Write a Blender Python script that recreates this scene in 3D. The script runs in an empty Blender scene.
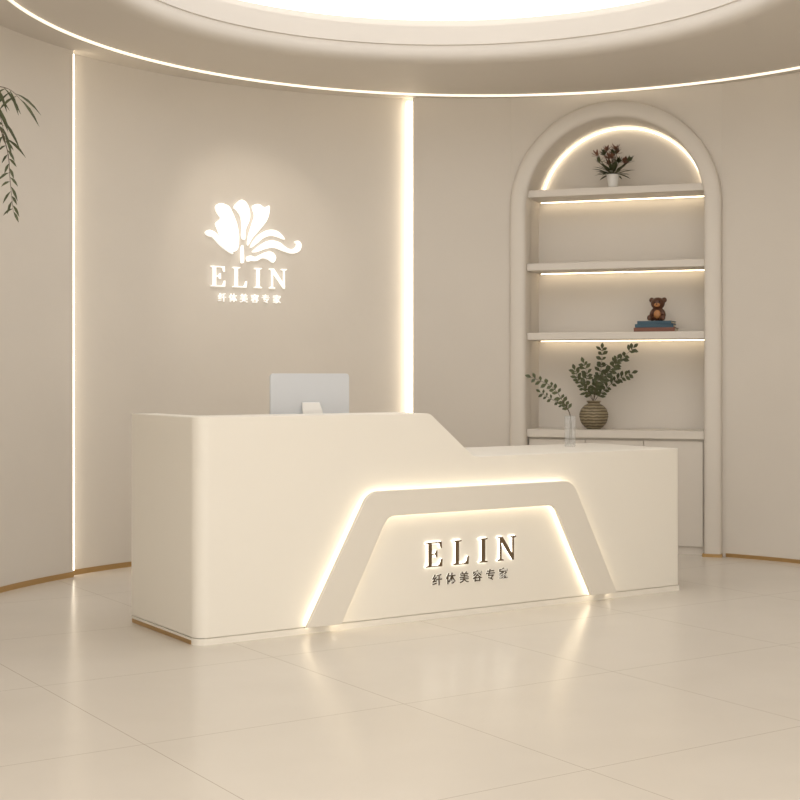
import bpy, bmesh, math, random
from mathutils import Vector, Matrix
random.seed(4)
F=1390.0; H=1.3; HY=376.0
sc=bpy.context.scene
sc.view_settings.view_transform='Standard'
sc.view_settings.look='None'
# ---------------- materials
def mat(name,col,rough=0.5,metal=0.0,emit=None,es=0.0,bump=0.0,bscale=30.0,var=0.0,trans=0.0,vscale=1.5,ior=1.45,alpha=1.0):
    m=bpy.data.materials.new(name); m.use_nodes=True
    nt=m.node_tree; b=nt.nodes['Principled BSDF']
    b.inputs['Base Color'].default_value=(*col,1); b.inputs['Roughness'].default_value=rough
    b.inputs['Metallic'].default_value=metal; b.inputs['IOR'].default_value=ior; b.inputs['Alpha'].default_value=alpha
    if trans: b.inputs['Transmission Weight'].default_value=trans
    if emit:
        b.inputs['Emission Color'].default_value=(*emit,1); b.inputs['Emission Strength'].default_value=es
    tc=nt.nodes.new('ShaderNodeTexCoord')
    if bump:
        n=nt.nodes.new('ShaderNodeTexNoise'); n.inputs['Scale'].default_value=bscale; n.inputs['Detail'].default_value=5
        nt.links.new(tc.outputs['Object'],n.inputs['Vector'])
        bp=nt.nodes.new('ShaderNodeBump'); bp.inputs['Strength'].default_value=bump; bp.inputs['Distance'].default_value=0.01
        nt.links.new(n.outputs['Fac'],bp.inputs['Height']); nt.links.new(bp.outputs['Normal'],b.inputs['Normal'])
    if var:
        n=nt.nodes.new('ShaderNodeTexNoise'); n.inputs['Scale'].default_value=vscale; n.inputs['Detail'].default_value=6
        nt.links.new(tc.outputs['Object'],n.inputs['Vector'])
        r=nt.nodes.new('ShaderNodeValToRGB')
        r.color_ramp.elements[0].position=0.3; r.color_ramp.elements[1].position=0.7
        r.color_ramp.elements[0].color=(*[c*(1-var) for c in col],1); r.color_ramp.elements[1].color=(*[min(1,c*(1+var)) for c in col],1)
        nt.links.new(n.outputs['Fac'],r.inputs['Fac']); nt.links.new(r.outputs['Color'],b.inputs['Base Color'])
    return m
M_wall=mat('plaster_wall',(0.675,0.625,0.56),0.75,bump=0.08,bscale=18,var=0.02)
M_ceil=mat('ceiling_paint',(0.65,0.60,0.535),0.7,var=0.01)
M_desk=mat('desk_lacquer',(0.88,0.84,0.76),0.42,var=0.005)
M_panel=mat('desk_panel_lacquer',(0.80,0.755,0.675),0.45,var=0.005)
M_niche=mat('niche_lacquer',(0.70,0.65,0.585),0.55,var=0.01)
M_brass=mat('brushed_brass',(0.50,0.33,0.15),0.35,metal=0.85,bump=0.05,bscale=80)
M_bronze=mat('sign_bronze',(0.17,0.115,0.065),0.4,metal=0.4)
M_char=mat('sign_character_bronze',(0.09,0.065,0.04),0.5,metal=0.2)
M_ledwall=mat('led_wall',(1,.95,.85),emit=(1,.88,.69),es=4.2)
M_leddesk=mat('led_desk',(1,.95,.85),emit=(1,.89,.70),es=4.8)
M_ledring=mat('led_ring',(1,.95,.85),emit=(1,.87,.67),es=1.1)
M_lednic=mat('led_niche',(1,.95,.85),emit=(1,.83,.58),es=5.5)
M_lednic2=mat('led_niche_arch',(1,.95,.85),emit=(1,.87,.67),es=3)
M_logo=mat('logo_light',(1,1,1),emit=(1,.97,.90),es=0.55)
M_halo=mat('sign_halo',(1,1,1),emit=(1,.94,.82),es=3.5)
M_halo2=mat('sign_character_halo',(1,1,1),emit=(1,.94,.82),es=0.6)
M_sky=mat('stretch_ceiling_light',(1,1,1),emit=(0.955,0.97,1.0),es=1.3)
M_alu=mat('silver_aluminium',(0.66,0.68,0.71),0.4,metal=0.05)
M_screen=mat('screen_glass',(0.02,0.02,0.02),0.1)
M_glass=mat('clear_glass',(0.7,0.7,0.68),0.05,alpha=0.2)
M_leaf=mat('leaf_green',(0.075,0.085,0.04),0.5,var=0.35,vscale=12)
M_leafd=mat('leaf_dark',(0.075,0.085,0.036),0.5,var=0.35,vscale=10)
M_leafb=mat('leaf_bronze',(0.19,0.085,0.05),0.5,var=0.5,vscale=14)
M_stem=mat('stem_brown',(0.09,0.06,0.035),0.7)
M_white=mat('white_ceramic',(0.82,0.80,0.76),0.3)
M_brown=mat('figurine_brown',(0.09,0.035,0.016),0.35,var=0.2,vscale=20)
M_tan=mat('figurine_tan',(0.45,0.2,0.07),0.4)
M_black=mat('black_gloss',(0.01,0.01,0.01),0.2)
M_blue=mat('book_blue',(0.05,0.10,0.14),0.6)
M_red=mat('book_red',(0.22,0.09,0.06),0.6)
M_page=mat('book_pages',(0.7,0.65,0.55),0.8,bump=0.2,bscale=100)
M_soil=mat('soil',(0.04,0.03,0.02),0.9,bump=0.5,bscale=60)
# striped stoneware
M_pot=bpy.data.materials.new('striped_stoneware'); M_pot.use_nodes=True
nt=M_pot.node_tree; b=nt.nodes['Principled BSDF']; b.inputs['Roughness'].default_value=0.6
tc=nt.nodes.new('ShaderNodeTexCoord'); w=nt.nodes.new('ShaderNodeTexWave'); w.wave_type='BANDS'; w.bands_direction='Z'
w.inputs['Scale'].default_value=14; w.inputs['Distortion'].default_value=2.5; w.inputs['Detail Scale'].default_value=2
r=nt.nodes.new('ShaderNodeValToRGB'); r.color_ramp.elements[0].color=(0.10,0.075,0.04,1); r.color_ramp.elements[1].color=(0.33,0.27,0.17,1)
nt.links.new(tc.outputs['Object'],w.inputs['Vector']); nt.links.new(w.outputs['Fac'],r.inputs['Fac']); nt.links.new(r.outputs['Color'],b.inputs['Base Color'])
# ---------------- helpers
def mk(name,bm,m,parent=None,smooth=False,bevel=0,loc=None,rotz=0.0,seg=2):
    bmesh.ops.recalc_face_normals(bm,faces=bm.faces)
    me=bpy.data.meshes.new(name); bm.to_mesh(me); bm.free()
    o=bpy.data.objects.new(name,me); sc.collection.objects.link(o)
    me.materials.append(m)
    if smooth:
        for p in me.polygons: p.use_smooth=True
    if bevel:
        md=o.modifiers.new('b','BEVEL'); md.width=bevel; md.segments=seg; md.limit_method='ANGLE'; md.angle_limit=math.radians(35)
    if parent: o.parent=parent
    if loc: o.location=loc
    o.rotation_euler[2]=rotz
    return o
def smooth_angle(o,deg=30):
    for p in o.data.polygons: p.use_smooth=True
    o.data.set_sharp_from_angle(angle=math.radians(deg))
def empty(name,loc=(0,0,0),rotz=0.0,parent=None):
    e=bpy.data.objects.new(name,None); sc.collection.objects.link(e); e.location=loc; e.rotation_euler[2]=rotz; e.empty_display_size=0.1
    if parent: e.parent=parent
    return e
def box(bm,x0,x1,y0,y1,z0,z1):
    v=[bm.verts.new(p) for p in [(x0,y0,z0),(x1,y0,z0),(x1,y1,z0),(x0,y1,z0),(x0,y0,z1),(x1,y0,z1),(x1,y1,z1),(x0,y1,z1)]]
    for f in [(0,3,2,1),(4,5,6,7),(0,1,5,4),(1,2,6,5),(2,3,7,6),(3,0,4,7)]: bm.faces.new([v[i] for i in f])
def tri(bm,fs):
    for f in fs: f.normal_update()
    bmesh.ops.triangulate(bm,faces=fs,ngon_method='EAR_CLIP')
def prism(bm,pts,a,b_,fn):
    A=[bm.verts.new(fn(u,v,a)) for u,v in pts]; B=[bm.verts.new(fn(u,v,b_)) for u,v in pts]
    n=len(pts)
    f1=bm.faces.new(A); f2=bm.faces.new(B[::-1])
    for i in range(n): bm.faces.new([A[i],B[i],B[(i+1)%n],A[(i+1)%n]])
    tri(bm,[f1,f2])
def loft(bm,rings,closed=True,cap=True):
    R=[[bm.verts.new(p) for p in r] for r in rings]; n=len(R[0])
    for i in range(len(R)-1):
        for j in range(n if closed else n-1):
            k=(j+1)%n; bm.faces.new([R[i][j],R[i][k],R[i+1][k],R[i+1][j]])
    if cap and closed: tri(bm,[bm.faces.new(R[0][::-1]),bm.faces.new(R[-1])])
    return R
def revolve(bm,prof,c=(0,0),seg=48,cap=False):
    rings=[[(c[0]+r*math.cos(2*math.pi*k/seg),c[1]+r*math.sin(2*math.pi*k/seg),z) for k in range(seg)] for r,z in prof]
    return loft(bm,rings,True,cap)
def tube(bm,pts,rad,seg=6):
    pts=[Vector(p) for p in pts]; rings=[]
    for i,p in enumerate(pts):
        d=(pts[min(i+1,len(pts)-1)]-pts[max(i-1,0)]).normalized()
        a=d.orthogonal().normalized(); c=d.cross(a)
        r=rad[i] if isinstance(rad,(list,tuple)) else rad
        rings.append([p+a*r*math.cos(2*math.pi*k/seg)+c*r*math.sin(2*math.pi*k/seg) for k in range(seg)])
    loft(bm,rings)
def catmull(P,n=8,closed=False):
    out=[];N=len(P); P=[Vector(p) for p in P]
    rng=range(N) if closed else range(N-1)
    for i in rng:
        if closed: p0,p1,p2,p3=P[i-1],P[i],P[(i+1)%N],P[(i+2)%N]
        else: p0,p1,p2,p3=P[max(i-1,0)],P[i],P[i+1],P[min(i+2,N-1)]
        for k in range(n):
            t=k/n
            out.append(0.5*((2*p1)+(p2-p0)*t+(2*p0-5*p1+4*p2-p3)*t*t+(3*p1-p0-3*p2+p3)*t**3))
    if not closed: out.append(P[-1])
    return out
def leaf(bm,base,d,L,W,up=Vector((0,0,1)),droop=0.2,prof=(0.02,0.55,1.0,0.75,0.03)):
    base=Vector(base); d=Vector(d).normalized(); s=d.cross(up)
    if s.length<1e-3: s=d.cross(Vector((1,0,0)))
    s.normalize(); nrm=s.cross(d)
    prev=None;n=len(prof)-1
    for i,w_ in enumerate(prof):
        t=i/n; c=base+d*L*t-Vector((0,0,1))*droop*L*t*t
        row=[bm.verts.new(c-s*W*0.5*w_+nrm*W*0.12*w_),bm.verts.new(c),bm.verts.new(c+s*W*0.5*w_+nrm*W*0.12*w_)]
        if prev:
            bm.faces.new([prev[0],prev[1],row[1],row[0]]); bm.faces.new([prev[1],prev[2],row[2],row[1]])
        prev=row
def rounded(pts,rs,n=8):
    out=[Vector(pts[0])]
    for i in range(1,len(pts)-1):
        p=Vector(pts[i]); a=(Vector(pts[i-1])-p).normalized(); c=(Vector(pts[i+1])-p).normalized()
        ang=a.angle(c); r=rs; tl=r/math.tan(ang/2); cen=p+(a+c).normalized()*(r/math.sin(ang/2))
        s=p+a*tl-cen; e=p+c*tl-cen; tot=s.angle(e)
        sg=1 if s.x*e.y-s.y*e.x>0 else -1
        for k in range(n+1):
            th=sg*tot*k/n; out.append(cen+Vector((s.x*math.cos(th)-s.y*math.sin(th),s.x*math.sin(th)+s.y*math.cos(th))))
    out.append(Vector(pts[-1])); return out
# ---------------- room
WC=(0.58,7.42); WR=3.12; ZC=3.405
def hit(px,R):
    s=(px-400)/F
    a=1+s*s; b_=-2*(s*WC[0]+WC[1]); c=WC[0]**2+WC[1]**2-R*R
    d=(-b_+math.sqrt(b_*b_-4*a*c))/(2*a); return (s*d,d)
def ang(p): return math.atan2(p[1]-WC[1],p[0]-WC[0])
def cyl(th,R,z): return (WC[0]+R*math.cos(th),WC[1]+R*math.sin(th),z)
def arcwall(bm,t0,t1,R0,R1,z0,z1,n=40):
    rings=[]
    for k in range(n+1):
        t=t0+(t1-t0)*k/n
        rings.append([cyl(t,R0,z0),cyl(t,R1,z0),cyl(t,R1,z1),cyl(t,R0,z1)])
    loft(bm,rings)
tL=ang(hit(73,WR)); tM=ang(hit(413,WR)); tN0=ang(hit(511,WR)); tN1=ang(hit(722,WR))
RM=WR+0.06
bm=bmesh.new(); arcwall(bm,math.pi,tL,WR,WR+.15,0,ZC); box(bm,WC[0]-WR-.15,WC[0]-WR,2.5,WC[1],0,ZC); smooth_angle(mk('wall_left',bm,M_wall))
bm=bmesh.new(); arcwall(bm,tL,tM,RM,RM+.15,0,ZC,60); smooth_angle(mk('wall_back',bm,M_wall))
bm=bmesh.new(); arcwall(bm,tM,tN0,WR,WR+.15,0,ZC,20)
arcwall(bm,tN1,0,WR,WR+.15,0,ZC,30); box(bm,WC[0]+WR,WC[0]+WR+.15,2.5,WC[1],0,ZC)
pL=Vector(cyl(tN0,WR,0)); pR=Vector(cyl(tN1,WR,0)); NC=(pL+pR)/2; HW=(pR-pL).length/2; NA=math.atan2(pR.y-pL.y,pR.x-pL.x)
nm=Matrix.Translation(NC)@Matrix.Rotation(NA,4,'Z')
zs=3.33-HW       # spring line
IR=HW-0.123       # opening radius
def arch(r,n=40,z0=0.0): 
    return [(-r,z0)]+[(-r*math.cos(math.pi*k/n),zs+r*math.sin(math.pi*k/n)) for k in range(n+1)]+[(r,z0)]
inner=arch(IR+.02); 
outer=[(-HW,0.0)]+[(-HW+2*HW*k/40,ZC) for k in range(41)]+[(HW,0.0)]
def nf(u,v,a): return nm@Vector((u,a,v))
rings=[[nf(*inner[i],0.0),nf(*outer[i],0.0),nf(*outer[i],.1),nf(*inner[i],.1)] for i in range(len(inner))]
loft(bm,rings)
smooth_angle(mk('wall_right',bm,M_wall),20)
bm=bmesh.new(); arcwall(bm,math.pi,tL,WR-.008,WR+.001,0,.034); mk('baseboard_left',bm,M_brass)
bm=bmesh.new(); arcwall(bm,tL,tM-.02,RM-.008,RM+.001,0,.034); mk('baseboard_back',bm,M_brass)
bm=bmesh.new(); arcwall(bm,tM,tN0,WR-.008,WR+.001,0,.026,16); arcwall(bm,tN1-.01,0,WR-.008,WR+.001,0,.026); mk('baseboard_right',bm,M_brass)
bm=bmesh.new(); arcwall(bm,tL-.005,tL-.0005,WR+.004,RM-.002,.04,ZC-.02,2); mk('led_strip_light',bm,M_ledwall)
bm=bmesh.new(); arcwall(bm,tM+.0005,tM+.0135,WR+.006,RM-.002,.04,ZC-.03,2); mk('led_strip_light.001',bm,M_ledwall)
# floor in desk-aligned frame
DA=math.atan2(.5495,.8355); DO=(-.974,6.67)
M_floor=bpy.data.materials.new('polished_tile'); M_floor.use_nodes=True
nt=M_floor.node_tree; b=nt.nodes['Principled BSDF']; L=nt.links
tc=nt.nodes.new('ShaderNodeTexCoord'); mp=nt.nodes.new('ShaderNodeMapping'); mp.inputs['Rotation'].default_value=(0,0,-DA)
v=Vector((DO[0],DO[1])); 
cx=-(math.cos(-DA)*v.x-math.sin(-DA)*v.y); cy=-(math.sin(-DA)*v.x+math.cos(-DA)*v.y)
mp.inputs['Location'].default_value=(cx+.91+11,cy+1.513+11,0)
L.new(tc.outputs['Object'],mp.inputs['Vector'])
sp=nt.nodes.new('ShaderNodeSeparateXYZ'); L.new(mp.outputs['Vector'],sp.inputs[0])
def mth(op,a,b2=None):
    n=nt.nodes.new('ShaderNodeMath'); n.operation=op
    for i,x in enumerate([a,b2]):
        if x is None: continue
        if isinstance(x,(int,float)): n.inputs[i].default_value=x
        else: L.new(x,n.inputs[i])
    return n.outputs[0]
def line(o):
    f=mth('FRACT',mth('DIVIDE',o,1.1)); return mth('LESS_THAN',mth('MINIMUM',f,mth('SUBTRACT',1.0,f)),0.0015)
g=mth('MAXIMUM',line(sp.outputs[0]),line(sp.outputs[1]))
n=nt.nodes.new('ShaderNodeTexNoise'); n.inputs['Scale'].default_value=2.2; n.inputs['Detail'].default_value=7
L.new(tc.outputs['Object'],n.inputs['Vector'])
r=nt.nodes.new('ShaderNodeValToRGB'); r.color_ramp.elements[0].position=.3; r.color_ramp.elements[1].position=.7
r.color_ramp.elements[0].color=(0.685,0.635,0.565,1); r.color_ramp.elements[1].color=(0.715,0.665,0.595,1)
L.new(n.outputs['Fac'],r.inputs['Fac'])
mx=nt.nodes.new('ShaderNodeMix'); mx.data_type='RGBA'; L.new(g,mx.inputs['Factor']); L.new(r.outputs['Color'],mx.inputs['A']); mx.inputs['B'].default_value=(0.44,0.38,0.31,1)
L.new(mx.outputs['Result'],b.inputs['Base Color'])
b.inputs['Roughness'].default_value=.22
bm=bmesh.new(); box(bm,WC[0]-WR-.15,WC[0]+WR+.15,-1.0,WC[1]+WR+.15,-.08,0); mk('floor',bm,M_floor)
# ceiling
CC=(0.28,7.44); RH=1.95
X0,X1,Y0,Y1=WC[0]-WR-.15,WC[0]+WR+.15,2.5,WC[1]+WR+.25
bm=bmesh.new()
angs=sorted([2*math.pi*k/160-math.pi for k in range(160)]+[math.atan2(y-CC[1],x-CC[0]) for x in (X0,X1) for y in (Y0,Y1)])
def rect(t):
    c,s=math.cos(t),math.sin(t); k=1e9
    if c>1e-9:k=min(k,(X1-CC[0])/c)
    if c<-1e-9:k=min(k,(X0-CC[0])/c)
    if s>1e-9:k=min(k,(Y1-CC[1])/s)
    if s<-1e-9:k=min(k,(Y0-CC[1])/s)
    return (CC[0]+c*k,CC[1]+s*k)
prof=[(RH+.02,ZC),(RH,ZC+.002),(RH-.03,ZC+.010),(RH-.055,ZC+.026),(RH-.07,ZC+.05),(RH-.075,ZC+.085),(RH-.075,ZC+.11),(RH-.085,ZC+.113),(RH-.085,ZC+.12),(RH-.09,ZC+.235),(RH-.02,ZC+.24),(RH-.02,ZC+.30)]
rings=[[(*rect(t),ZC) for t in angs]]+[[(CC[0]+r_*math.cos(t),CC[1]+r_*math.sin(t),z) for t in angs] for r_,z in prof]
loft(bm,rings,True,False)
cl=mk('ceiling',bm,M_ceil); smooth_angle(cl,35)
bm=bmesh.new(); vs=[bm.verts.new((CC[0]+(RH-.025)*math.cos(t),CC[1]+(RH-.025)*math.sin(t),ZC+.29)) for t in angs]; bm.faces.new(vs)
mk('luminous_panel',bm,M_sky,cl)
LR=2.80
bm=bmesh.new(); loft(bm,[[ (.62+rr_*math.cos(2*math.pi*k/160),7.60+rr_*math.sin(2*math.pi*k/160),z) for rr_,z in [(LR-.005,ZC-.015),(LR+.005,ZC-.015),(LR+.005,ZC-.0005),(LR-.005,ZC-.0005)]] for k in range(161)],True,False)
mk('led_ring',bm,M_ledring,cl)
# ---------------- niche
ni=empty('arched_shelf_niche',tuple(NC),NA)
def nloc(u,v,a): return (u,a,v)
bm=bmesh.new()
secn=12; rings=[]
path_o=arch(HW+.0,60); path_i=arch(IR,60)
for i in range(len(path_o)):
    o_=Vector(path_o[i]); i_=Vector(path_i[i]); ring=[]
    for k in range(secn+1):
        a=math.pi*k/secn; c=(o_+i_)/2+(o_-i_)/2*math.cos(a)
        ring.append((c.x,-.06*math.sin(a)**0.4 if 0<k<secn else 0.0,c.y))
    ring.append((i_.x,.12,i_.y)); ring.append((o_.x,.0+.001,o_.y))
    rings.append(ring)
loft(bm,rings); smooth_angle(mk('arch_moulding',bm,M_niche,ni),60)
ND=.38
bm=bmesh.new()
loft(bm,[[(p[0],.10,p[1]) for p in arch(IR)],[(p[0],ND,p[1]) for p in arch(IR)],[(p[0],ND+.02,p[1]) for p in arch(IR+.02)],[(p[0],.10,p[1]) for p in arch(IR+.02)]],False)
vs=[bm.verts.new((p[0],ND,p[1])) for p in arch(IR)]; bm.faces.new(vs)
smooth_angle(mk('niche_interior',bm,M_niche,ni),30)
def zpx(y,d=10.29): return H+(HY-y)*d/F
YS=[187,261.5,332]
for i,zt in enumerate([zpx(y) for y in YS]):
    bm=bmesh.new(); box(bm,-IR+.002,IR-.002,.0,ND-.004,zt-.054,zt); mk('shelf_%d'%(i+1),bm,M_niche,ni,bevel=.004)
    bm=bmesh.new(); box(bm,-IR+.03,IR-.03,ND-.05,ND-.035,zt-.0595,zt-.0545); mk('shelf_led_%d'%(i+1),bm,M_lednic,ni)
bm=bmesh.new(); zt=zpx(YS[0])
rings=[]
for k in range(49):
    a=math.pi*k/48; 
    rings.append([(-r_*math.cos(a),y_,max(zt+.002,zs+r_*math.sin(a))) for r_,y_ in [(IR-.022,ND-.03),(IR-.012,ND-.03),(IR-.012,ND-.012),(IR-.022,ND-.012)]])
loft(bm,rings); mk('arch_led',bm,M_lednic2,ni)
zt=zpx(430)
bm=bmesh.new(); box(bm,-IR+.002,IR-.002,-.005,ND-.004,zt-.06,zt); mk('cabinet_top',bm,M_niche,ni,bevel=.004)
bm=bmesh.new(); box(bm,-IR+.004,IR-.004,.04,ND-.006,.0,zt-.0605); mk('cabinet_body',bm,M_niche,ni)
for k in range(3):
    w3=(2*IR-.02)/3
    bm=bmesh.new(); box(bm,-IR+.01+k*w3+.004,-IR+.01+(k+1)*w3-.004,.02,.0395,.06,zt-.075); mk('cabinet_door_%d'%(k+1),bm,M_niche,ni,bevel=.003)
bm=bmesh.new(); box(bm,IR-.01,HW+.006,-.066,-.0,.0,.022); mk('moulding_foot_right',bm,M_brass,ni)
bm=bmesh.new(); box(bm,-HW-.006,-IR+.01,-.066,-.0,.0,.022); mk('moulding_foot_left',bm,M_brass,ni)
# ---------------- desk
dk=empty('reception_desk',(DO[0],DO[1],0),DA)
DL=3.195;DD=.81;ZH=1.101;ZL=.861
bm=bmesh.new()
def plan(ins,z,n=20): # whole footprint, rounded front corners
    pl=[(p.x,p.y) for p in rounded([(0.5,DD),(0,DD),(0,0),(0.5,0)],.07,n)]
    pl=[(0,DD)]+pl[n+2:-1]
    pl+= [(p.x,p.y) for p in rounded([(.5,0),(DL,0),(DL,DD)],.025,5)][1:]
    return [(min(max(x,ins),DL-ins),min(max(y,ins),DD-ins),z) for x,y in pl]
loft(bm,[plan(.002,.036),plan(0,.038),plan(0,ZL-.003),plan(.003,ZL)])
def endt(z):
    for i in range(len(SL)-1):
        a,c=SL[i],SL[i+1]
        lo,hi=min(a.y,c.y),max(a.y,c.y)
        if hi-lo>1e-9 and lo-1e-7<=z<=hi+1e-7:
            return a.x+(c.x-a.x)*(z-a.y)/(c.y-a.y)
    return SL[-1].x
SL=rounded([(1.0,ZH),(1.355,ZH),(1.645,ZL),(2.2,ZL)],.06,8)
zsamp=sorted(set([round(p.y,6) for p in SL]))
FT=.30;LT=.14
def uplan(z,zz=None):
    te=endt(z) if z<ZH-1e-6 else SL[1].x
    if z<ZL+1e-6: te=SL[-2].x
    ins=0.003 if z>ZH-1e-5 else (.001 if z>ZH-.003 else 0)
    c=[(p.x,p.y) for p in rounded([(0.5,DD),(0,DD),(0,0),(0.5,0)],.07,20)][22:-1]
    pl=[(LT,DD),(0,DD)]+c+[(te,0),(te,FT),(LT,FT)]
    return [(x+ins if x<.01 else x,max(y,ins) if y<DD-.01 else DD-ins,z if zz is None else zz) for x,y in pl]
loft(bm,[uplan(z,ZL-.0029 if z<ZL+1e-5 else None) for z in zsamp])
body=mk('desk_body',bm,M_desk,dk)
pp=[(p.x,p.y) for p in rounded([(.5,DD),(0.0,DD),(0.0,0.0),(.5,0.0)],.07,10)][12:-1]
def base_plan(e): return [(e,DD-e)]+[(max(x,0)+e*(1 if x<.3 else 0),max(y,e)) for x,y in pp]+[(DL-e,e),(DL-e,DD-e)]
bm=bmesh.new(); prism(bm,base_plan(.002),.0,.032,lambda u,v,a:(u,v,a)); mk('desk_plinth',bm,M_desk,dk)
bm=bmesh.new(); box(bm,-.001,.003,.07,DD-.01,.0005,.020)
mk('desk_brass_base',bm,M_brass,dk)
bm=bmesh.new(); box(bm,.05,DL-.02,.012,DD-.02,.03,.045); mk('desk_base_core',bm,M_desk,dk)
ZB=.04
def trap(off):
    o0=[(.577-off,ZB),(.945-off*.8,.705+off),(2.308+off*.8,.705+off),(2.645+off,ZB)]
    return rounded(o0,.10+off*.5,10)
def trapi(off):
    o0=[(.780-off,ZB),(1.06-off*.8,.573+off),(2.175+off*.8,.573+off),(2.450+off,ZB)]
    return rounded(o0,.07+off*.5,10)
def ribbon(name,A,B,a,b_,m,bev=0):
    bm=bmesh.new(); loft(bm,[[(p.x,a,p.y),(q.x,a,q.y),(q.x,b_,q.y),(p.x,b_,p.y)] for p,q in zip(A,B)]); return mk(name,bm,m,dk,bevel=bev)
ribbon('trapezoid_frame',trap(0),trapi(0),-.050,-.024,M_panel,.004)
ribbon('frame_led_outer',trap(-.018),trap(-.030),-.0235,-.003,M_leddesk)
ribbon('frame_led_inner',trapi(.030),trapi(.018),-.0235,-.003,M_leddesk)
ribbon('frame_backing',trap(-.04),trapi(.04),-.0238,-.0005,M_panel)
def letters(h):
    t=.045
    E_=[(0,0),(.78,0),(.80,.30),(.75,.30),(.68,.10),(.60,t),(.27,t),(.27,.49),(.45,.49),(.50,.38),(.54,.38),(.54,.66),(.50,.66),(.45,.54),(.27,.54),(.27,1-t),(.58,1-t),(.66,.92),(.72,.74),(.77,.74),(.75,1),(0,1),(0,1-t),(.12,.93),(.12,.07),(0,t)]
    L_=[(0,0),(.75,0),(.78,.32),(.73,.32),(.66,.11),(.57,t),(.27,t),(.27,.93),(.40,1-t),(.40,1),(0,1),(0,1-t),(.12,.93),(.12,.07),(0,t)]
    I_=[(0,0),(.40,0),(.40,t),(.28,.07),(.28,.93),(.40,1-t),(.40,1),(0,1),(0,1-t),(.12,.93),(.12,.07),(0,t)]
    N_=[(0,0),(.30,0),(.30,t),(.19,.08),(.19,.80),(.78,0),(.84,0),(.84,.92),(.95,1-t),(.95,1),(.65,1),(.65,1-t),(.77,.92),(.77,.26),(.24,1),(0,1),(0,1-t),(.12,.92),(.12,.08),(0,t)]
    return [[(x*h,y*h) for x,y in g_] for g_ in (E_,L_,I_,N_)]
def word(bm,x0,x1,z0,h,a,b_,fn):
    Ls=letters(h); ws=[max(p[0] for p in l) for l in Ls]; gap=(x1-x0-sum(ws))/3; x=x0
    for l,w_ in zip(Ls,ws):
        prism(bm,[(x+p[0],z0+p[1]) for p in l],a,b_,fn); x+=w_+gap
bm=bmesh.new(); word(bm,1.322,1.925,.282,.132,-.018,-.010,nloc); mk('sign_letters',bm,M_bronze,dk)
bm=bmesh.new(); word(bm,1.322,1.925,.282,.132,-.0095,-.001,nloc); mk('sign_letter_backlight',bm,M_halo,dk)
def text(name,ch,loc,size,m,parent,rotz=0,ext=.003,off=0.0):
    c=bpy.data.curves.new(name,'FONT'); c.body=ch; c.size=size; c.extrude=ext; c.align_x='CENTER'; c.materials.append(m); c.offset=size*off
    o=bpy.data.objects.new(name,c); sc.collection.objects.link(o); o.location=loc; o.rotation_euler=(math.pi/2,0,rotz); o.parent=parent; return o
CH='纤体美容专家'
for i,ch in enumerate(CH):
    x=1.400+i*(1.845-1.400)/5
    text('sign_character_%d'%(i+1),ch,(x,-.0055,.186),.064,M_char,dk,ext=.0025,off=.012)
    text('sign_character_light_%d'%(i+1),ch,(x,-.0015,.186),.064,M_halo2,dk,ext=.001,off=.012)
# ---------------- wall logo
tc0=ang(hit(251,RM)); lc=cyl(tc0,RM,0); tang=tc0-math.pi/2
lg=empty('wall_logo_sign',(lc[0],lc[1],0),tang)
def px2(x,y): return ((x-252)/127.5,H+(HY-y)/137.2)
def lf(u,v,a):
    th=u/RM; return ((RM-a)*math.sin(th), (RM-a)*math.cos(th)-RM, v)
def blob(bm,P,a=.012,b_=.03,n=6):
    pts=[(p.x,p.y) for p in catmull([px2(*q) for q in P],n,True)]
    prism(bm,pts,a,b_,lf)
shapes=[
 [(203,236),(207,233),(213,235),(219,240),(226,247),(232,255),(225,252),(217,246),(211,240),(206,239)],
 [(214,209),(219,206),(224,207),(228,209),(232,216),(236,226),(238,238),(237,249),(232,253),(226,248),(220,240),(216,232),(214,226),(219,221),(215,215)],
 [(233,209),(236,204),(241,201),(246,204),(249,211),(249,220),(245,230),(244,240),(241,238),(241,228),(240,218),(236,212)],
 [(252,207),(258,204),(264,207),(269,205),(269,213),(266,221),(260,229),(252,238),(247,246),(248,236),(251,226),(254,216)],
 [(250,248),(254,240),(261,233),(270,229),(279,231),(285,238),(278,236),(271,235),(263,238),(256,244)],
 [(252,252),(260,245),(269,240),(279,241),(288,247),(294,247),(297,243),(295,240),(299,239),(302,243),(300,249),(293,252),(284,250),(274,247),(264,249),(257,252)],
 [(247,262),(246,258),(250,256),(255,257),(261,254),(268,251),(273,252),(276,257),(273,262),(268,259),(262,258),(256,261),(251,261)],
 [(240,261),(240,250),(242,246),(243,254),(243,262),(241,264)],
]
bm=bmesh.new()
for s_ in shapes: blob(bm,s_)
mk('flower_emblem',bm,M_logo,lg)
bm=bmesh.new(); u0,z0=px2(209,288); u1,z1=px2(287,268); word(bm,u0,u1,z0,z1-z0,.012,.03,lf); mk('logo_letters',bm,M_logo,lg)
for i,ch in enumerate(CH):
    u,z=px2(221+i*11.2,302); th=u/RM
    text('logo_character_%d'%(i+1),ch,(RM*math.sin(th),RM*math.cos(th)-RM-.02,z),.066,M_logo,lg,rotz=-th,ext=.006)
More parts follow.
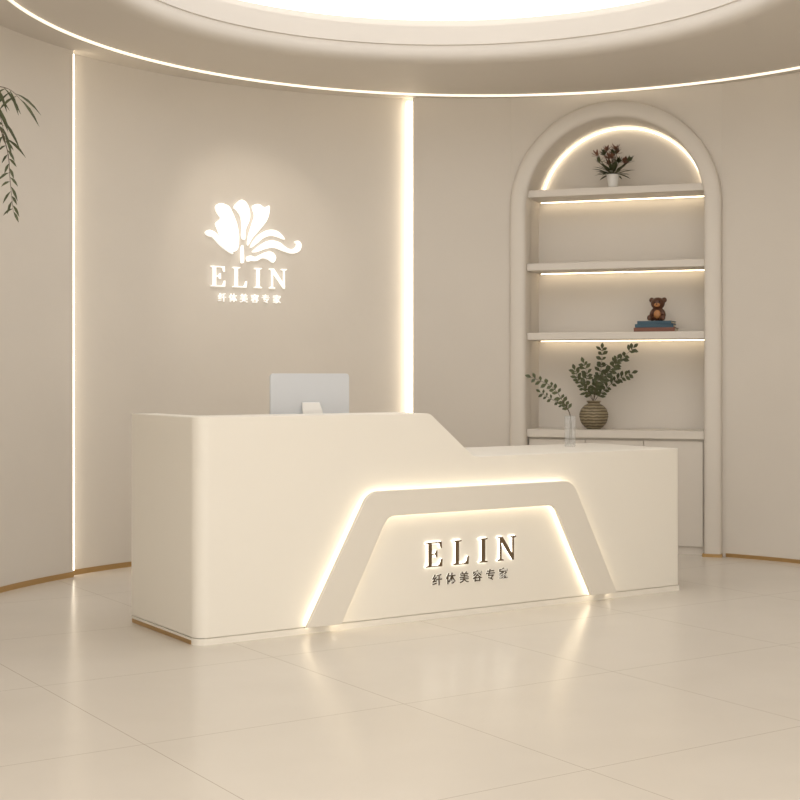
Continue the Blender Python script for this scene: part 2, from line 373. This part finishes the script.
# ---------------- monitor
mo=empty('desktop_computer_monitor',(DO[0]+.8355*.935-.5495*.55,DO[1]+.5495*.935+.8355*.55,ZL+.001),DA)
bm=bmesh.new(); 
pp=[(p.x,p.y) for p in rounded([(0,.07),(-.248,.07),(-.248,.452),(.248,.452),(.248,.07),(0,.07)],.02,5)]
prism(bm,pp[:-1],-.006,.006,nloc); mk('display_housing',bm,M_alu,mo,bevel=.002)
bm=bmesh.new(); box(bm,-.238,.238,.0065,.0075,.12,.445); mk('screen',bm,M_screen,mo)
bm=bmesh.new(); 
loft(bm,[[(-w_,y,z),(w_,y,z),(w_,y+.006,z+.004),(-w_,y+.006,z+.004)] for w_,y,z in [(.055,-.012,.29),(.062,-.03,.25),(.066,-.055,.16),(.07,-.085,.03),(.072,-.092,.008)]])
box(bm,-.073,.073,-.092,.06,0,.007)
mk('stand',bm,M_white,mo,bevel=.002)
# ---------------- glass vase + branch
def dw(t,n_,z): return (DO[0]+.8355*t-.5495*n_,DO[1]+.5495*t+.8355*n_,z)
gv=empty('glass_vase_with_branch',dw(2.78,.53,ZL+.001))
bm=bmesh.new(); revolve(bm,[(.0001,.0),(.03,.0),(.034,.004),(.034,.19),(.031,.19),(.031,.012),(.0001,.010)],seg=32); mk('vase',bm,M_glass,gv,smooth=True)
def spray(bmS,bmL,pts,r,leafL,leafW,n,sd=.35):
    P=catmull(pts,8); tube(bmS,P,[r*(1-.6*i/len(P)) for i in range(len(P))],5)
    N=len(P)
    for k in range(n):
        i=int(N*(sd+(1-sd)*k/n)); i=min(i,N-2); d=(P[i+1]-P[i]).normalized()
        for sg in (-1,1):
            side=d.cross(Vector((0,-1,0))).normalized()*sg
            dd=(d*.6+side*random.uniform(.6,1.0)+Vector((0,random.uniform(-.5,.3),0)))
            leaf(bmL,P[i],dd,leafL*random.uniform(.75,1.15),leafW*random.uniform(.8,1.1),up=Vector((random.uniform(-.4,.4),-1,random.uniform(-.2,.5))),droop=.1)
    leaf(bmL,P[-1],(P[-1]-P[-2]),leafL,leafW,up=Vector((0,-1,.2)),droop=.05)
bS=bmesh.new(); bL=bmesh.new(); m_=8.64/F
def g2(x,y,dy=0): return ((x-570)*m_,dy,(446-y)*m_)
spray(bS,bL,[g2(571,440),g2(570,415,-.01),g2(562,400,-.02),g2(551,386,-.03),g2(531,377,-.03)],.003,.045,.024,10,.35)
spray(bS,bL,[g2(569,442),g2(570,415,.01),g2(563,405,.02),g2(550,398,.03),g2(541,392,.03)],.0025,.036,.019,6,.4)
mk('stems',bS,M_stem,gv); mk('leaves',bL,M_leafd,gv)
# ---------------- stoneware vase on cabinet
def nw(u,a,z): return tuple(nm@Vector((u,a,z)))
def upx(x):
    s=(x-400)/F; c,sn=math.cos(NA),math.sin(NA)
    return (s*NC.y-NC.x)/(c-s*sn)
zcab=zpx(430)
pv=empty('ribbed_stoneware_vase_with_foliage',nw(upx(589.5)+.0,.16,zcab+.001),NA)
bm=bmesh.new()
prof=[(.0001,0),(.05,0),(.062,.01),(.092,.04),(.108,.085),(.108,.115),(.096,.15),(.07,.178),(.048,.188),(.044,.196),(.056,.21),(.05,.213),(.036,.196),(.036,.18)]
pf=[]
for i in range(len(prof)-1):
    for k in range(4):
        t=k/4; r_=prof[i][0]*(1-t)+prof[i+1][0]*t; z_=prof[i][1]*(1-t)+prof[i+1][1]*t
        if 0<z_<.18 and i<8: r_+=.0022*math.sin(z_*420)
        pf.append((max(r_,.0001),z_))
revolve(bm,pf,seg=40); mk('vase_body',bm,M_pot,pv,smooth=True)
bS=bmesh.new(); bL=bmesh.new(); m_=10.4/F
def p2(x,y,dy=0): return ((x-595)*m_,dy,(430-y)*m_)
for pts,n_ in [([p2(595,418),p2(595,402),p2(602,385,-.03),(p2(616,368,-.05)),p2(636,349,-.06)],15),
               ([p2(595,418),p2(595,402),p2(597,385,.02),(p2(602,368,.02)),p2(603,350,.02)],12),
               ([p2(595,418),p2(594,402),p2(586,390,-.02),(p2(580,380,-.03)),p2(577,371,-.04)],9),
               ([p2(595,418),p2(596,402),p2(606,390,.03),(p2(618,380,.04)),p2(632,374,.04)],10),
               ([p2(595,418),p2(595,400),p2(599,384,-.05),(p2(612,372,-.08)),p2(621,360,-.1)],12),
               ([p2(595,418),p2(594,400),p2(588,386,-.05),(p2(590,376,-.06)),p2(587,364,-.08)],9)]:
    spray(bS,bL,pts,.0028,.055,.028,n_,.35)
mk('stems',bS,M_stem,pv); mk('leaves',bL,M_leafd,pv)
# ---------------- small potted plant on top shelf
zs1=zpx(YS[0])
sp_=empty('small_potted_dried_plant',nw(upx(609.5),.14,zs1+.001),NA)
bm=bmesh.new(); revolve(bm,[(.0001,0),(.030,0),(.034,.005),(.047,.10),(.049,.108),(.043,.108),(.040,.095),(.0001,.093)],seg=6*5); mk('pot',bm,M_white,sp_,smooth=False)
bL=bmesh.new(); bB=bmesh.new(); bS=bmesh.new()
for k in range(34):   # lower spiky foliage
    a=random.uniform(0,2*math.pi); el=random.uniform(-.05,.9)
    d=(math.cos(a)*math.cos(el),math.sin(a)*math.cos(el),math.sin(el))
    leaf(bL,(d[0]*.015,d[1]*.015,.10+.02*random.random()),d,random.uniform(.12,.18),random.uniform(.022,.04),droop=.2)
for k in range(15):   # dried flower heads
    a=2*math.pi*k/15+random.uniform(-.2,.2); rr_=random.uniform(.02,.125); hz=random.uniform(.22,.315)-rr_*.5
    p=Vector((math.cos(a)*rr_,math.sin(a)*rr_,hz)); tube(bS,[(0,0,.09),p*0.55+Vector((0,0,.045)),p],.0025,5)
    for q in range(16):
        b2=random.uniform(0,6.28); e2=random.uniform(-.1,1.3)
        leaf(bB if k%3 else bL,p,(math.cos(b2)*math.cos(e2)+p.x*3,math.sin(b2)*math.cos(e2),math.sin(e2)),random.uniform(.035,.058),.017,droop=-.1)
mk('stems',bS,M_stem,sp_); mk('leaves',bL,M_leafd,sp_); mk('dried_flower_heads',bB,M_leafb,sp_)
# ---------------- books + figurine
zs3=zpx(YS[2])
bk=empty('stack_of_books',nw(upx(653),.15,zs3+.001),NA)
for i,(z0,z1,m__,dx,w_,rz) in enumerate([(0,.030,M_red,0.0,.15,0.0),(.031,.056,M_blue,-.005,.14,.05),(.057,.079,M_blue,.004,.125,-.04)]):
    bm=bmesh.new(); box(bm,-w_,w_,-.1,.1,z0,z0+.004); box(bm,-w_,w_,-.1,.1,z1-.004,z1); box(bm,-w_,w_,-.1,-.096,z0+.004,z1-.004)
    o=mk('book_cover_%d'%(i+1),bm,m__,bk,loc=(dx,0,0),rotz=rz)
    bm=bmesh.new(); box(bm,-w_+.004,w_-.004,-.0958,.095,z0+.0042,z1-.0042); mk('book_pages_%d'%(i+1),bm,M_page,bk,loc=(dx,0,0),rotz=rz)
fg=empty('bear_figurine',nw(upx(655),.14,zs3+.081),NA)
def ell(bm,c,r,rot=None):
    M=Matrix.Translation(c)@(rot or Matrix())@Matrix.Diagonal((*r,1)); bmesh.ops.create_uvsphere(bm,u_segments=24,v_segments=16,radius=1,matrix=M)
bm=bmesh.new()
ell(bm,(0,0,.05),(.045,.04,.052)); ell(bm,(0,-.008,.130),(.052,.046,.046))
for s_ in(-1,1):
    ell(bm,(s_*.046,0,.156),(.02,.012,.02)); ell(bm,(s_*.042,-.02,.06),(.015,.018,.034),Matrix.Rotation(s_*-.35,4,'Y'))
    ell(bm,(s_*.036,-.05,.018),(.018,.04,.018),Matrix.Rotation(s_*.4,4,'Z'))
    ell(bm,(s_*.05,-.085,.022),(.018,.011,.021))
o=mk('body',bm,M_brown,fg,smooth=True); md=o.modifiers.new('r','REMESH'); md.mode='VOXEL'; md.voxel_size=.003; md.use_smooth_shade=True
md=o.modifiers.new('s','SMOOTH'); md.iterations=4
bm=bmesh.new(); ell(bm,(0,-.048,.118),(.022,.014,.016)); ell(bm,(0,-.036,.05),(.026,.012,.032)); mk('muzzle_and_belly',bm,M_tan,fg,smooth=True)
bm=bmesh.new(); ell(bm,(0,-.063,.123),(.006,.004,.005)); 
for s_ in(-1,1): ell(bm,(s_*.019,-.050,.140),(.005,.004,.005))
mk('eyes_and_nose',bm,M_black,fg,smooth=True)
# ---------------- potted tree left of frame
tr=empty('potted_weeping_tree',(-2.12,6.0,0))
bm=bmesh.new(); revolve(bm,[(.0001,0),(.14,0),(.16,.02),(.21,.42),(.215,.45),(.195,.45),(.19,.40),(.0001,.40)],seg=40); mk('planter',bm,M_white,tr,smooth=False)
bm=bmesh.new(); revolve(bm,[(.0001,.41),(.189,.405)],seg=30); mk('soil',bm,M_soil,tr)
bm=bmesh.new(); tube(bm,catmull([(0,0,.4),(.02,.01,.9),(-.02,.0,1.5),(.01,0,2.05),(.03,0,2.45)],6),[.03-.0008*i for i in range(25)],8)
bS=bm; bL=bmesh.new()
m_=6.0/F
def t2(x,y,dy=0): return ((x-400)*m_+2.12,dy,H+(HY-y)*m_)
strands=[[(.03,0,2.4),t2(-30,95),t2(-12,87),t2(2,87),t2(12,91),t2(20,99)],
 [(.03,0,2.35),t2(-35,100,-.05),t2(-14,98,-.05),t2(-1,108,-.05),t2(5,124,-.05),t2(8,142,-.05)],
 [(.03,0,2.35),t2(-32,112,.05),t2(-8,120,.05),t2(4,148,.05),t2(7,180,.05),t2(10,210,.05)]]
for k in range(20):
    a=random.uniform(1.5,4.8); R_=random.uniform(.18,.34); z_=random.uniform(2.1,2.75)
    c,s_=math.cos(a),math.sin(a)
    strands.append([(.02,0,2.2),(c*R_*.4,s_*R_*.4,z_),(c*R_*.8,s_*R_*.8,z_),(c*R_,s_*R_,z_-.25),(c*R_*1.05,s_*R_*1.05,z_-.6)])
for q_,S in enumerate(strands):
    P=catmull(S,7); tube(bS,P,[.004*(1-.8*i/len(P)) for i in range(len(P))],4)
    big=q_<2
    for i in range(len(P)//3,len(P),1 if not big else 2):
        sd=1 if (i//(2 if big else 1))%2 else -1
        leaf(bL,P[i],(sd*random.uniform(.3,.8),random.uniform(-.3,.3),random.uniform(-.9,.0)),random.uniform(.08,.12) if big else random.uniform(.035,.055),.013,up=Vector((0,-1,.3)),droop=.5)
mk('trunk_and_branches',bS,M_stem,tr); mk('leaves',bL,M_leaf,tr)
# ---------------- lights
def spot(name,loc,tgt,e,ang_,blend=.8,col=(1,.9,.76),size=.05):
    l=bpy.data.lights.new(name,'SPOT'); l.energy=e; l.spot_size=math.radians(ang_); l.spot_blend=blend; l.color=col; l.shadow_soft_size=size
    o=bpy.data.objects.new(name,l); sc.collection.objects.link(o); o.location=loc
    o.rotation_euler=(Vector(tgt)-Vector(loc)).to_track_quat('-Z','Y').to_euler(); return o
spot('downlight_logo',(-.55,8.8,3.38),(-1.08,10.1,2.2),26,55)
W=bpy.data.worlds.new('w'); sc.world=W; W.use_nodes=True
W.node_tree.nodes['Background'].inputs[0].default_value=(1,.945,.865,1); W.node_tree.nodes['Background'].inputs[1].default_value=2.3
# ---------------- camera
cd=bpy.data.cameras.new('cam'); cd.sensor_width=36; cd.lens=F/800*36; cd.shift_y=-(400-HY)/800
co=bpy.data.objects.new('camera',cd); sc.collection.objects.link(co); co.location=(0,0,H); co.rotation_euler=(math.pi/2,0,0); sc.camera=co
